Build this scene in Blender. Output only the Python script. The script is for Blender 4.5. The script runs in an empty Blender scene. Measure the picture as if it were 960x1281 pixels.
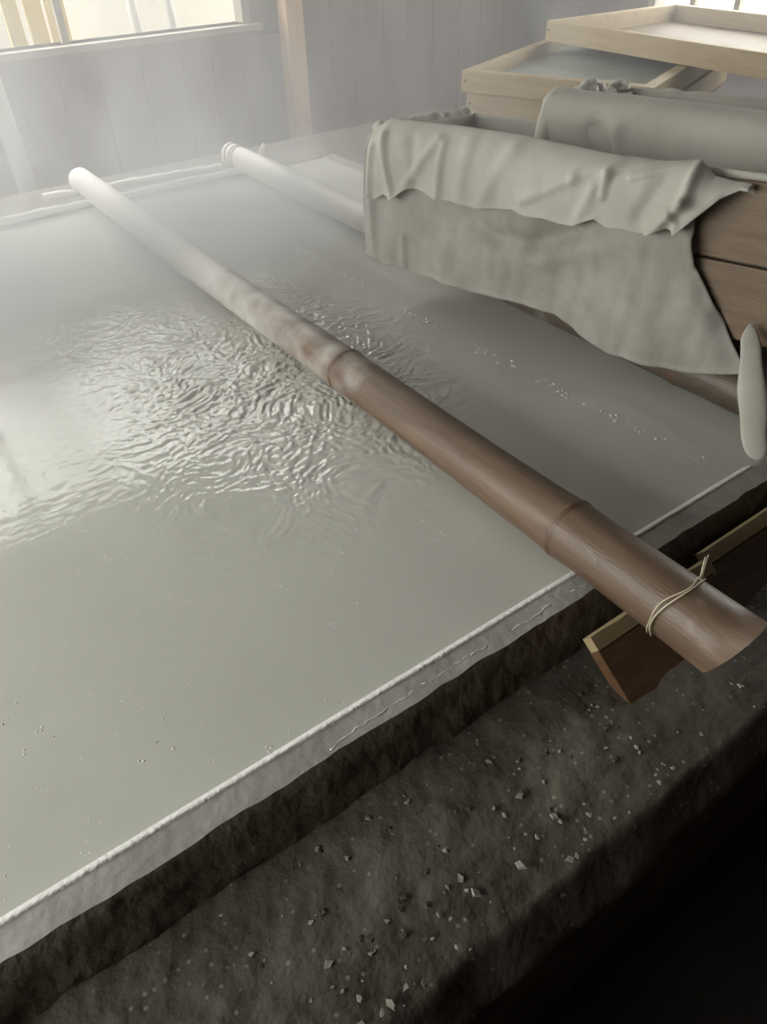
import bpy, bmesh, math, random
import numpy as np
from mathutils import Vector, Matrix, noise
random.seed(7)
sc = bpy.context.scene
C = sc.collection

# ---------------------------------------------------------------- camera
# metres; z = 0 is the top of the pan rim, x runs along the front rim, y along the bamboo poles
FPX, CX, CY = 920.0, 480.0, 640.5
R = np.array([[0.813789, -0.39202681, 0.429025],
              [-0.5806609, -0.51787457, 0.62820287],
              [-0.02409123, -0.76034263, -0.64907527]])
CAMH = 1.0
cd = bpy.data.cameras.new('camera'); cam = bpy.data.objects.new('camera', cd); C.objects.link(cam)
cd.sensor_fit = 'VERTICAL'; cd.sensor_height = 24.0; cd.lens = 24.0 * FPX / 1281.0; cd.clip_start = 0.02
r_, u_, b_ = R[:, 0], -R[:, 1], -R[:, 2]
cam.matrix_world = Matrix(((r_[0], u_[0], b_[0], 0), (r_[1], u_[1], b_[1], 0), (r_[2], u_[2], b_[2], CAMH), (0, 0, 0, 1)))
sc.camera = cam

# ---------------------------------------------------------------- sky, window portals, exposure
SKY = 10.0
w = bpy.data.worlds.new('sky'); sc.world = w; w.use_nodes = True
bg = w.node_tree.nodes['Background']; bg.inputs[0].default_value = (1.0, 0.968, 0.93, 1); bg.inputs[1].default_value = SKY
sc.view_settings.view_transform = 'Standard'; sc.view_settings.look = 'None'
sc.view_settings.gamma = 1.0; sc.view_settings.use_curve_mapping = False
sc.view_settings.exposure = 0.52
sc.cycles.max_bounces = 8; sc.cycles.diffuse_bounces = 4; sc.cycles.volume_bounces = 2
sc.cycles.transparent_max_bounces = 12
sc.cycles.volume_step_rate = 2.0
try: sc.cycles.volume_max_steps = 256
except Exception: pass
sc.cycles.caustics_reflective = False; sc.cycles.caustics_refractive = False
sc.cycles.sample_clamp_indirect = 6.0

YB, XR, XL, YF, ZF, ZC = 4.5, 4.6, -2.6, -2.2, -0.62, 2.5      # room shell
WB = (-1.9, 2.27, 0.42, 2.28)                                   # back window  x0 x1 z0 z1
WR = (0.6, 3.6, 0.36, 1.6)                                      # right window y0 y1 z0 z1
WL = (0.1, 3.9, 0.45, 1.9)                                     # added unseen left window, lights the near brine and crates;  y0 y1 z0 z1
def portal(name, loc, rot, sx, sy):
    l = bpy.data.lights.new(name, 'AREA'); l.shape = 'RECTANGLE'; l.size = sx; l.size_y = sy
    l.cycles.is_portal = True
    o = bpy.data.objects.new(name, l); C.objects.link(o); o.location = loc; o.rotation_euler = rot
portal('daylight_back', ((WB[0]+WB[1])/2, YB+0.16, (WB[2]+WB[3])/2), (-math.pi/2, 0, 0), WB[1]-WB[0], WB[3]-WB[2])
portal('daylight_right', (XR+0.16, (WR[0]+WR[1])/2, (WR[2]+WR[3])/2), (0, math.pi/2, 0), WR[3]-WR[2], WR[1]-WR[0])
portal('added_daylight_left', (XL-0.16, (WL[0]+WL[1])/2, (WL[2]+WL[3])/2), (0, -math.pi/2, 0), WL[3]-WL[2], WL[1]-WL[0])

# ---------------------------------------------------------------- pixel helpers (a pixel gives a direction only)
def ray(p): return Vector(R @ np.array([p[0]-CX, p[1]-CY, FPX]))
EYE = Vector((0, 0, CAMH))
def on_z(p, z):
    d = ray(p); return EYE + d*((z-CAMH)/d.z)
def on_y(p, y):
    d = ray(p); return EYE + d*(y/d.y)

# ---------------------------------------------------------------- materials
def mat(name, col, rough=0.7, var=None, scale=8.0, detail=6.0, bump=0.0, bscale=40.0, spec=0.5, stretch=None, metal=0.0, trans=0.0):
    m = bpy.data.materials.new(name); m.use_nodes = True
    nt = m.node_tree; N = nt.nodes; L = nt.links
    b = N['Principled BSDF']
    b.inputs['Base Color'].default_value = (*col, 1); b.inputs['Roughness'].default_value = rough
    b.inputs['Specular IOR Level'].default_value = spec; b.inputs['Metallic'].default_value = metal
    tc = N.new('ShaderNodeTexCoord'); mp = N.new('ShaderNodeMapping')
    L.new(tc.outputs['Object'], mp.inputs[0])
    if stretch: mp.inputs['Scale'].default_value = stretch
    if var:
        n = N.new('ShaderNodeTexNoise'); n.inputs['Scale'].default_value = scale; n.inputs['Detail'].default_value = detail
        n.inputs['Roughness'].default_value = 0.65
        L.new(mp.outputs[0], n.inputs['Vector'])
        cr = N.new('ShaderNodeValToRGB')
        cr.color_ramp.elements[0].position = 0.3; cr.color_ramp.elements[0].color = (*col, 1)
        cr.color_ramp.elements[1].position = 0.72; cr.color_ramp.elements[1].color = (*var, 1)
        L.new(n.outputs[0], cr.inputs[0]); L.new(cr.outputs[0], b.inputs['Base Color'])
    if bump:
        n2 = N.new('ShaderNodeTexNoise'); n2.inputs['Scale'].default_value = bscale; n2.inputs['Detail'].default_value = 8
        L.new(mp.outputs[0], n2.inputs['Vector'])
        bp = N.new('ShaderNodeBump'); bp.inputs['Strength'].default_value = bump; bp.inputs['Distance'].default_value = 0.01
        L.new(n2.outputs[0], bp.inputs['Height']); L.new(bp.outputs[0], b.inputs['Normal'])
    if trans:
        b.inputs['Subsurface Weight'].default_value = trans
        b.inputs['Subsurface Radius'].default_value = (0.03, 0.028, 0.024)
    return m
M = {}
M['floor'] = mat('dark_earth_floor', (0.012, 0.010, 0.008), 0.9, (0.03, 0.022, 0.018), 5, bump=0.5)
M['ceil'] = mat('sooty_ceiling_boards', (0.05, 0.04, 0.035), 0.9, (0.09, 0.07, 0.06), 3)
M['wall'] = mat('dark_timber_wall', (0.085, 0.054, 0.043), 0.85, (0.12, 0.080, 0.066), 3, stretch=(6, 6, 0.6), bump=0.2)
M['plank'] = mat('weathered_dark_plank', (0.095, 0.058, 0.046), 0.8, (0.14, 0.09, 0.074), 4, stretch=(7, 7, 0.5), bump=0.25)
M['sillwood'] = mat('pale_sill_wood', (0.20, 0.17, 0.13), 0.6, (0.30, 0.26, 0.20), 5, stretch=(0.5, 6, 6))
M['postwood'] = mat('warm_post_wood', (0.42, 0.27, 0.15), 0.6, (0.52, 0.36, 0.22), 5, stretch=(6, 6, 0.4))
M['palepost'] = mat('pale_weathered_pole', (0.26, 0.25, 0.23), 0.7, (0.36, 0.345, 0.32), 5, stretch=(6, 6, 0.4))
M['traywood'] = mat('pale_tray_pine', (0.38, 0.285, 0.165), 0.6, (0.50, 0.40, 0.26), 5, stretch=(8, 1, 8), bump=0.08)
M['cratewood'] = mat('wet_brown_crate_board', (0.13, 0.085, 0.05), 0.55, (0.22, 0.15, 0.09), 5, stretch=(8, 1, 8), bump=0.15)
M['boardwood'] = mat('wet_brown_board', (0.075, 0.038, 0.018), 0.5, (0.165, 0.088, 0.042), 6, stretch=(0.8, 7, 7), bump=0.2)
M['boardedge'] = mat('lit_board_edge', (0.28, 0.21, 0.11), 0.6, (0.42, 0.33, 0.19), 6, stretch=(0.8, 7, 7), bump=0.1)  # paler wood tone stands in for window light on the upper edge
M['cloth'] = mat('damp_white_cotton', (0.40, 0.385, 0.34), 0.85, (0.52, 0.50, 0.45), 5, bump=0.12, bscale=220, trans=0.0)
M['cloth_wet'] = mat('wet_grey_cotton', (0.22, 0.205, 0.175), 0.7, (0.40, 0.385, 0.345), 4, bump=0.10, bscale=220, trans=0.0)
M['salt'] = mat('salt_and_highlight', (0.80, 0.79, 0.76), 0.30, (0.88, 0.87, 0.85), 30, bump=0.4, bscale=120)  # salt; also the white of the painted highlight at the front rim
M['traysalt'] = mat('damp_grey_salt', (0.30, 0.33, 0.31), 0.45, (0.42, 0.45, 0.43), 12, bump=0.4, bscale=60)
M['flange'] = mat('wet_scaled_metal', (0.30, 0.29, 0.265), 0.35, (0.50, 0.49, 0.455), 9, bump=0.25, bscale=50)
M['soot'] = mat('sooty_rust', (0.080, 0.064, 0.044), 0.7, (0.15, 0.122, 0.085), 14, bump=0.5, bscale=50)
M['wire'] = mat('straw_wire', (0.65, 0.58, 0.42), 0.35)
M['chip'] = mat('pale_stone_chip', (0.20, 0.188, 0.16), 0.7, (0.38, 0.36, 0.31), 20)
M['grout'] = mat('dark_stain_chip', (0.05, 0.043, 0.034), 0.8, (0.09, 0.08, 0.065), 20)
M['yellow'] = mat('yellow_timber', (0.55, 0.39, 0.09), 0.7, (0.62, 0.46, 0.14), 3)  # the boards' own yellow
M['white'] = mat('white_paint', (0.42, 0.40, 0.375), 0.6)
M['plaster'] = mat('pale_plaster', (0.22, 0.20, 0.165), 0.8, (0.27, 0.245, 0.205), 1.0)
M['ground'] = mat('pale_gravel_yard', (0.15, 0.138, 0.118), 0.9, (0.23, 0.212, 0.185), 2)

# concrete ledge: aggregate speckle
m = mat('rough_aggregate_concrete', (0.050, 0.042, 0.031), 0.75, (0.135, 0.116, 0.090), 6, bump=0.55, bscale=38); M['concrete'] = m
nt = m.node_tree; b = nt.nodes['Principled BSDF']; src = b.inputs['Base Color'].links[0].from_socket
vo = nt.nodes.new('ShaderNodeTexVoronoi'); vo.inputs['Scale'].default_value = 58
tc = [n for n in nt.nodes if n.type == 'TEX_COORD'][0]; nt.links.new(tc.outputs['Object'], vo.inputs['Vector'])
r1 = nt.nodes.new('ShaderNodeValToRGB'); r1.color_ramp.elements[0].position = 0.10; r1.color_ramp.elements[0].color = (1, 1, 1, 1)
r1.color_ramp.elements[1].position = 0.22; r1.color_ramp.elements[1].color = (0, 0, 0, 1); nt.links.new(vo.outputs['Distance'], r1.inputs[0])
sx = nt.nodes.new('ShaderNodeSeparateColor'); nt.links.new(vo.outputs['Color'], sx.inputs[0])
gt = nt.nodes.new('ShaderNodeMath'); gt.operation = 'GREATER_THAN'; gt.inputs[1].default_value = 0.52; nt.links.new(sx.outputs[0], gt.inputs[0])
mu = nt.nodes.new('ShaderNodeMath'); mu.operation = 'MULTIPLY'; nt.links.new(r1.outputs[0], mu.inputs[0]); nt.links.new(gt.outputs[0], mu.inputs[1])
mx = nt.nodes.new('ShaderNodeMix'); mx.data_type = 'RGBA'; nt.links.new(mu.outputs[0], mx.inputs[0]); nt.links.new(src, mx.inputs[6])
mx.inputs[7].default_value = (0.24, 0.22, 0.19, 1); nt.links.new(mx.outputs[2], b.inputs['Base Color'])

# brine
m = mat('milky_brine', (0.56, 0.555, 0.505), 0.06, (0.62, 0.615, 0.565), 2.2, detail=3, spec=0.5); M['brine'] = m
nt = m.node_tree; b = nt.nodes['Principled BSDF']; b.inputs['IOR'].default_value = 1.45
tc = [n for n in nt.nodes if n.type == 'TEX_COORD'][0]
n1 = nt.nodes.new('ShaderNodeTexNoise'); n1.inputs['Scale'].default_value = 26; n1.inputs['Detail'].default_value = 4
n1.inputs['Distortion'].default_value = 1.2
nt.links.new(tc.outputs['Object'], n1.inputs['Vector'])
bp = nt.nodes.new('ShaderNodeBump'); bp.inputs['Strength'].default_value = 0.04; bp.inputs['Distance'].default_value = 0.01
nt.links.new(n1.outputs[0], bp.inputs['Height']); nt.links.new(bp.outputs[0], b.inputs['Normal'])

# bamboo: brown skin, streaks, whitened by salt towards the far (object +y) end
def bamboo_mat(name, c1, c2, salt0, salt1):
    m = mat(name, c1, 0.45, c2, 3.5, stretch=(9, 0.9, 9), bump=0.12, bscale=30)
    nt = m.node_tree; b = nt.nodes['Principled BSDF']; src = b.inputs['Base Color'].links[0].from_socket
    tc = [n for n in nt.nodes if n.type == 'TEX_COORD'][0]
    sep = nt.nodes.new('ShaderNodeSeparateXYZ'); nt.links.new(tc.outputs['Object'], sep.inputs[0])
    mr = nt.nodes.new('ShaderNodeMapRange'); mr.inputs[1].default_value = salt0; mr.inputs[2].default_value = salt1
    nt.links.new(sep.outputs[1], mr.inputs[0])
    n = nt.nodes.new('ShaderNodeTexNoise'); n.inputs['Scale'].default_value = 9; n.inputs['Detail'].default_value = 7
    nt.links.new(tc.outputs['Object'], n.inputs['Vector'])
    ad = nt.nodes.new('ShaderNodeMath'); ad.operation = 'ADD'; nt.links.new(mr.outputs[0], ad.inputs[0]); nt.links.new(n.outputs[0], ad.inputs[1])
    rp = nt.nodes.new('ShaderNodeMapRange'); rp.inputs[1].default_value = 0.62; rp.inputs[2].default_value = 1.15; nt.links.new(ad.outputs[0], rp.inputs[0])
    mx = nt.nodes.new('ShaderNodeMix'); mx.data_type = 'RGBA'; nt.links.new(rp.outputs[0], mx.inputs[0]); nt.links.new(src, mx.inputs[6])
    mx.inputs[7].default_value = (0.70, 0.68, 0.64, 1); nt.links.new(mx.outputs[2], b.inputs['Base Color'])
    return m
M['bamboo'] = bamboo_mat('old_brown_bamboo', (0.105, 0.067, 0.043), (0.205, 0.138, 0.094), 1.1, 2.8)
M['bamboo_pale'] = bamboo_mat('salted_pale_bamboo', (0.06, 0.045, 0.032), (0.12, 0.092, 0.068), 1.2, 2.8)
M['bamboo_node'] = bamboo_mat('dark_bamboo_node', (0.085, 0.050, 0.031), (0.17, 0.105, 0.068), 1.2, 3.1)

m = bpy.data.materials.new('window_glass'); m.use_nodes = True; nt = m.node_tree; nt.nodes.clear()
o_ = nt.nodes.new('ShaderNodeOutputMaterial'); tr = nt.nodes.new('ShaderNodeBsdfTransparent'); gl = nt.nodes.new('ShaderNodeBsdfGlossy'); gl.inputs['Roughness'].default_value = 0.05
mxs = nt.nodes.new('ShaderNodeMixShader'); mxs.inputs[0].default_value = 0.06; tr.inputs[0].default_value = (0.95, 0.97, 0.96, 1)
nt.links.new(tr.outputs[0], mxs.inputs[1]); nt.links.new(gl.outputs[0], mxs.inputs[2]); nt.links.new(mxs.outputs[0], o_.inputs[0]); M['glass'] = m

# ---------------------------------------------------------------- object helpers
def link_mesh(name, me, m, parent=None, smooth=False):
    o = bpy.data.objects.new(name, me); C.objects.link(o)
    if m: me.materials.append(m)
    if smooth: me.shade_smooth()
    if parent: o.parent = parent
    return o
def obj(name, bm, m, parent=None, smooth=False):
    me = bpy.data.meshes.new(name); bmesh.ops.recalc_face_normals(bm, faces=bm.faces); bm.to_mesh(me); bm.free()
    return link_mesh(name, me, m, parent, smooth)
def data(name, v, f, m, parent=None, smooth=True):
    me = bpy.data.meshes.new(name); me.from_pydata([tuple(x) for x in v], [], f); me.update()
    return link_mesh(name, me, m, parent, smooth)
def thing(name, label, cat, loc=(0, 0, 0), group=None, rot=None):
    o = bpy.data.objects.new(name, None); C.objects.link(o); o.location = loc; o.empty_display_size = 0.1
    if rot: o.rotation_euler = rot
    tag(o, label, cat, group); return o
def tag(o, label, cat=None, group=None, kind=None):
    o['label'] = label
    if cat: o['category'] = cat
    if group: o['group'] = group
    if kind: o['kind'] = kind
    return o
def struct(o, label=None):
    o['kind'] = 'structure'
    if label: o['label'] = label
    return o
def box(bm, x0, x1, y0, y1, z0, z1, bev=0.0):
    vs = [bm.verts.new(p) for p in ((x0,y0,z0),(x1,y0,z0),(x1,y1,z0),(x0,y1,z0),(x0,y0,z1),(x1,y0,z1),(x1,y1,z1),(x0,y1,z1))]
    fs = [bm.faces.new([vs[i] for i in q]) for q in ((3,2,1,0),(4,5,6,7),(0,1,5,4),(1,2,6,5),(2,3,7,6),(3,0,4,7))]
    if bev:
        es = list({e for f in fs for e in f.edges})
        bmesh.ops.bevel(bm, geom=es, offset=bev, segments=2, affect='EDGES', profile=0.6)
def boxobj(name, x0, x1, y0, y1, z0, z1, m, parent=None, bev=0.0):
    bm = bmesh.new(); box(bm, x0, x1, y0, y1, z0, z1, bev); return obj(name, bm, m, parent)
def tube(name, pts, rad, m, parent=None, seg=10, caps=True):
    pts = [Vector(p) for p in pts]; n = len(pts)
    rr = rad if isinstance(rad, (list, tuple)) else [rad]*n
    v, f = [], []
    t0 = (pts[1]-pts[0]).normalized(); up = Vector((0, 0, 1)) if abs(t0.z) < 0.9 else Vector((1, 0, 0)); a = t0.cross(up).normalized()
    for i, p in enumerate(pts):
        t = (pts[min(i+1, n-1)]-pts[max(i-1, 0)]).normalized()
        a = (a - t*a.dot(t)).normalized(); c = t.cross(a)
        for k in range(seg):
            an = 2*math.pi*k/seg; v.append(p + (a*math.cos(an)+c*math.sin(an))*rr[i])
    for i in range(n-1):
        for k in range(seg):
            f.append((i*seg+k, i*seg+(k+1) % seg, (i+1)*seg+(k+1) % seg, (i+1)*seg+k))
    if caps: f.append(tuple(range(seg))[::-1]); f.append(tuple((n-1)*seg+k for k in range(seg)))
    return data(name, v, f, m, parent)

# ---------------------------------------------------------------- room shell
struct(boxobj('floor', XL-0.2, XR+0.2, YF-0.2, YB+0.2, ZF-0.1, ZF, M['floor']))
struct(boxobj('ceiling', XL-0.2, XR+0.2, YF-0.2, YB+0.2, ZC, ZC+0.1, M['ceil']))
def holed(name, axis, at, th, a0, a1, h, m):
    bm = bmesh.new(); q = [(a0, h[0], ZF, ZC), (h[1], a1, ZF, ZC), (h[0], h[1], ZF, h[2]), (h[0], h[1], h[3], ZC)]
    for (p0, p1, z0, z1) in q:
        if axis == 'y': box(bm, p0, p1, at, at+th, z0, z1)
        else: box(bm, at, at+th, p0, p1, z0, z1)
    return struct(obj(name, bm, m))
wall_back = holed('wall_back', 'y', YB, 0.12, XL, XR+0.12, WB, M['wall'])
wall_right = holed('wall_right', 'x', XR, 0.12, YF, YB, WR, M['wall'])
wall_left = holed('wall_left', 'x', XL-0.12, 0.12, YF, YB+0.12, WL, M['wall'])
struct(boxobj('wall_front', XL-0.12, XR+0.12, YF-0.12, YF, ZF, ZC, M['wall']))
# upright wall boards, each its own piece
x = -0.6
while x < XR - 0.02:
    wd = random.uniform(0.17, 0.24); x1 = min(x+wd-0.003, XR-0.005); d = random.uniform(0.018, 0.021)
    top = WB[2]-0.07 if x1 < WB[1]+0.05 else (ZC-0.02)
    if not (x < WB[1]+0.14 and x1 > WB[1]+0.05): boxobj('wall_plank', x, x1, YB-d, YB, ZF+0.02, top, M['plank'], wall_back, 0.001)
    else: boxobj('wall_plank', x, x1, YB-d, YB, ZF+0.02, WB[2]-0.07, M['plank'], wall_back, 0.001)
    x += wd
y = 0.0
while y < YB - 0.05:
    wd = random.uniform(0.17, 0.24); d = random.uniform(0.018, 0.021)
    boxobj('wall_plank', XR-d, XR, y, min(y+wd-0.003, YB-0.03), ZF+0.02, WR[2]-0.07 if (y+wd > WR[0] and y < WR[1]) else ZC-0.02, M['plank'], wall_right, 0.003)
    y += wd
# windows
def window(name, axis, at, h, muls, label, sign=-1):
    o = bpy.data.objects.new(name, None); C.objects.link(o); struct(o, label)
    a0, a1, z0, z1 = h
    def bx(nm, p0, p1, d0, d1, q0, q1, m, bev=0.003):
        d0, d1 = at+min(d0*-sign, d1*-sign), at+max(d0*-sign, d1*-sign)
        if axis == 'y': return boxobj(nm, p0, p1, d0, d1, q0, q1, m, o, bev)
        return boxobj(nm, d0, d1, p0, p1, q0, q1, m, o, bev)
    bx('sill', a0-0.05, a1+0.04, -0.06, 0.12, z0-0.032, z0, M['sillwood'])
    bx('sill_rail', a0-0.03, a1+0.02, -0.03, 0.0, z0-0.12, z0-0.033, M['plank'])
    bx('jamb', a0, a0+0.05, 0.0, 0.1, z0, z1, M['sillwood']); bx('jamb', a1-0.05, a1, 0.0, 0.1, z0, z1, M['sillwood'])
    bx('head', a0+0.05, a1-0.05, 0.0, 0.1, z1-0.05, z1, M['sillwood'])
    edges = [a0+0.05]+list(muls)+[a1-0.05]
    for mm in muls: bx('mullion', mm-0.018, mm+0.018, 0.03, 0.07, z0, z1-0.05, M['sillwood'])
    for p0, p1 in zip(edges[:-1], edges[1:]):
        bx('pane', p0+0.019, p1-0.019, 0.047, 0.052, z0+0.001, z1-0.051, M['glass'], 0)
    return o
window('window_1', 'y', YB, WB, [-0.85, 0.19, 1.23], 'wide bright window above the far end of the pan', -1)
window('window_2', 'x', XR, WR, [0.9+0.3*i for i in range(9)], 'bright window with close upright bars behind the stacked trays', -1)
window('window_3', 'x', XL, WL, [0.85, 1.9, 2.9], 'added unseen side window lighting the near brine and crates', 1)
# posts
struct(boxobj('trim_1', 2.43, 2.54, YB-0.13, YB-0.026, ZF, ZC, M['postwood'], None, 0.006), 'warm brown timber post beside the wide window')
pp = on_y((22, 200), YB-0.25)
o = tube('trim_2', [(pp.x, YB-0.25, ZF), (pp.x+0.005, YB-0.25, 0.0), (pp.x, YB-0.22, WB[2]-0.02)], [0.045, 0.045, 0.043], M['palepost'], None, 14)
struct(o, 'pale upright pole standing under the wide window')

# yard outside the windows
struct(boxobj('yard_ground', -14, 22, -6, YB+0.25-0.05+22, ZF-0.3, ZF-0.11, M['ground']), 'pale gravel yard outside the windows')
for i, (px, wpx, hz) in enumerate([(8, 20, 0.9), (36, 22, 0.85), (62, 24, 0.9)]):
    a = on_y((px, 30), 5.6); b2 = on_y((px+wpx, 30), 5.6)
    tag(boxobj('timber_board', a.x, b2.x, 5.6, 5.63, ZF-0.11, hz, M['yellow'], None, 0.004), 'yellow upright timber board standing outside the wide window', 'board', 'yellow boards outside the window')
for i, (px, lean) in enumerate([(165, 0.10), (210, 0.08), (300, 0.07)]):
    a = on_y((px+6, 25), 5.9)
    t = tube('white_post', [(a.x+lean, 5.9, ZF-0.11), (a.x, 5.9, 0.2), (a.x-lean*0.6, 5.9, 0.9)], 0.035, M['white'], None, 10)
    tag(t, 'slim white leaning post standing outside the wide window', 'post', 'white posts outside the window')
a = on_y((95, 12), 6.3); b2 = on_y((165, 3), 6.3)
o = thing('white_trough', 'white trough on blocks outside the wide window', 'trough', ((a.x+b2.x)/2, 6.3, ZF-0.11))
boxobj('trough_body', -(b2.x-a.x)/2, (b2.x-a.x)/2, -0.15, 0.15, 0.70, 0.88, M['white'], o, 0.02)
for s in (-1, 1): boxobj('block', s*0.2-0.06, s*0.2+0.06, -0.12, 0.12, 0.0, 0.70, M['ground'], o, 0.01)

# added shed across the yard: closes the lower sky for the brine reflection
shed = thing('added_shed', 'added long pale shed beyond the wide window, blocking the low sky', 'shed', (1.0, 9.5, ZF-0.11))
boxobj('shed_wall', -11, 11, 0, 3.0, 0, 4.0, M['plaster'], shed)
bm = bmesh.new(); vs = [bm.verts.new(p) for p in ((-11.3, -0.4, 3.95), (11.3, -0.4, 3.95), (11.3, 1.5, 4.45), (-11.3, 1.5, 4.45), (11.3, 3.4, 3.95), (-11.3, 3.4, 3.95), (-11.3, 1.5, 4.35), (11.3, 1.5, 4.35))]
bm.faces.new((vs[0], vs[1], vs[2], vs[3])); bm.faces.new((vs[3], vs[2], vs[4], vs[5])); bm.faces.new((vs[0], vs[3], vs[5], vs[6])); bm.faces.new((vs[1], vs[7], vs[4], vs[2]))
obj('roof', bm, M['wall'], shed)
struct(boxobj('added_slab', XR+0.25, XR+9, -3, 9, ZF-0.109, ZF-0.09, M['white']), 'pale concrete slab outside the barred window')

# ---------------------------------------------------------------- hearth
PX0, PX1, PY0, PY1 = -1.3, 1.98, 0.605, 3.32      # inside of the pan
LZ = -0.078                                       # ledge top
hearth = thing('masonry_hearth', 'rough dark concrete ledge built around the brine pan', 'hearth', (0, 0, ZF))
def ledge_profile(name, prof, x0, x1, nx, m):
    # prof: (y, z) polyline swept along x with rough relief
    v, f = [], []
    n = len(prof)
    for i in range(nx+1):
        x = x0 + (x1-x0)*i/nx
        for (yy, zz) in prof:
            p = Vector((x, yy, zz))
            d = noise.noise(p*5)*0.006 + noise.noise(p*17)*0.004 + noise.noise(p*45)*0.0025
            e = noise.noise(p*9+Vector((7, 3, 1)))*0.010 if (yy < 0.30 and yy > 0.1) else 0
            v.append((x, yy+e+d*0.5, zz+d - ZF))
    for i in range(nx):
        for k in range(n-1):
            f.append((i*n+k, (i+1)*n+k, (i+1)*n+k+1, i*n+k+1))
    return data(name, v, f, m, hearth)
prof = [(0.20, ZF), (0.20, -0.4), (0.195, -0.25)] + [(0.195, -0.25+0.10*i/5) for i in range(1, 6)]
prof += [(0.195+0.043*i/6, -0.15+0.062*i/6) for i in range(1, 7)]
prof += [(0.238+0.327*i/36, -0.088+0.012*min(1, i/10)) for i in range(1, 37)] + [(0.57, ZF)]
ledge_profile('front_ledge', prof, -1.9, 3.2, 520, M['concrete'])
boxobj('far_ledge', -1.9, 3.2, PY1+0.16, PY1+0.62, 0, -0.06-ZF, M['concrete'], hearth, 0.02)
boxobj('side_ledge', PX1+0.06, 4.1, 0.5715, PY1+0.158, 0, -0.02-ZF, M['concrete'], hearth, 0.02)
boxobj('side_ledge', -1.9, PX0-0.06, 0.5715, PY1+0.158, 0, -0.02-ZF, M['concrete'], hearth, 0.02)
# stone chips and flakes lying in the concrete
def chip_mesh(s, k):
    bm = bmesh.new(); n = random.randint(4, 6); top = []; bot = []
    for i in range(n):
        an = 2*math.pi*i/n + random.uniform(-0.3, 0.3); r = s*random.uniform(0.55, 1.0)
        bot.append(bm.verts.new((r*math.cos(an), r*math.sin(an)*0.7, -s*0.2))); top.append(bm.verts.new((r*0.8*math.cos(an), r*0.56*math.sin(an), s*random.uniform(0.12, 0.3))))
    bm.faces.new(top); bm.faces.new(bot[::-1])
    for i in range(n): bm.faces.new((bot[i], bot[(i+1) % n], top[(i+1) % n], top[i]))
    bmesh.ops.recalc_face_normals(bm, faces=bm.faces)
    me = bpy.data.meshes.new('stone_chip'); bm.to_mesh(me); bm.free(); me.materials.append(M['chip'] if k else M['grout']); return me
chips = [chip_mesh(1.0, k % 4 != 0) for k in range(16)]
for i in range(380):
    px = random.uniform(-0.25, 1.25); py = random.uniform(0.245, 0.485)
    s = min(0.012, 0.0022+abs(random.gauss(0, 0.0036)))
    if len([1 for q in hearth.children if q.name.startswith('stone_chip')]) >= 295: break
    if px > 0.72 and py > 0.3 and px < 1.8: continue
    c_ = bpy.data.objects.new('stone_chip', chips[i % 16]); C.objects.link(c_); c_.parent = hearth
    c_.location = (px, py, LZ - ZF + 0.002); c_.scale = (s, s, s); c_.rotation_euler = (random.uniform(-.2, .2), random.uniform(-.2, .2), random.uniform(0, 6.3))

# ---------------------------------------------------------------- pan
pan = thing('brine_pan', 'wide shallow metal boiling pan with salt crusted rim', 'pan', (0, 0, -0.3))
def lz(z): return z + 0.3
boxobj('pan_bottom', PX0-0.002, PX1+0.002, PY0-0.002, PY1+0.002, lz(-0.26), lz(-0.24), M['soot'], pan)
def rim_strip(name, prof, x0, x1, nx, m, amp=0.0011):
    v, f = [], []; n = len(prof)
    for i in range(nx+1):
        x = x0+(x1-x0)*i/nx
        for (yy, zz, a) in prof:
            p = Vector((x*14, yy*30, zz*30)); d = noise.noise(p)*amp*a + noise.noise(p*3.1)*amp*a*0.6
            v.append((x, yy+d, lz(zz+d*0.5)))
    for i in range(nx):
        for k in range(n-1): f.append((i*n+k, (i+1)*n+k, (i+1)*n+k+1, i*n+k+1))
    return data(name, v, f, m, pan)
fl = [(PY0+0.004, -0.24, 0), (PY0+0.004, -0.01, 0), (PY0, -0.002, 0.2)] + [(PY0-0.052*i/8, -0.001-0.004*i/8, 1) for i in range(1, 9)]
o = rim_strip('front_flange', fl, PX0, PX1, 500, M['flange'])
dk = [(PY0-0.050, -0.003, 1)] + [(PY0-0.052-0.050*(i/10), -0.004-0.080*(i/10)**1.3, 2.5) for i in range(1, 11)]
rim_strip('sooty_outer_edge', dk, PX0, PX1, 500, M['soot'], 0.003)
# white bead swept along a rim edge
def bead(name, p0, p1, r, n=160, sag=0.0015):
    pts = []; rad = []
    for i in range(n+1):
        p = Vector(p0).lerp(Vector(p1), i/n); q = noise.noise(p*11)
        pts.append((p.x, p.y+q*sag, lz(p.z+noise.noise(p*7+Vector((3, 1, 0)))*sag))); rad.append(r*(1+0.35*noise.noise(p*23)))
    return tube(name, pts, rad, M['salt'], pan, 8)
rim_strip('meniscus_highlight', [(PY0+0.0135, -0.0095, 0.3), (PY0+0.010, -0.0065, 0.3), (PY0+0.004, -0.0018, 0.3), (PY0-0.001, 0.0012, 0.4), (PY0-0.004, 0.0006, 0.5), (PY0-0.006, -0.002, 0.5)], PX0, 1.40, 500, M['salt'])  # white ramp stands in for the bright reflection in the brine meniscus
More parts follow.
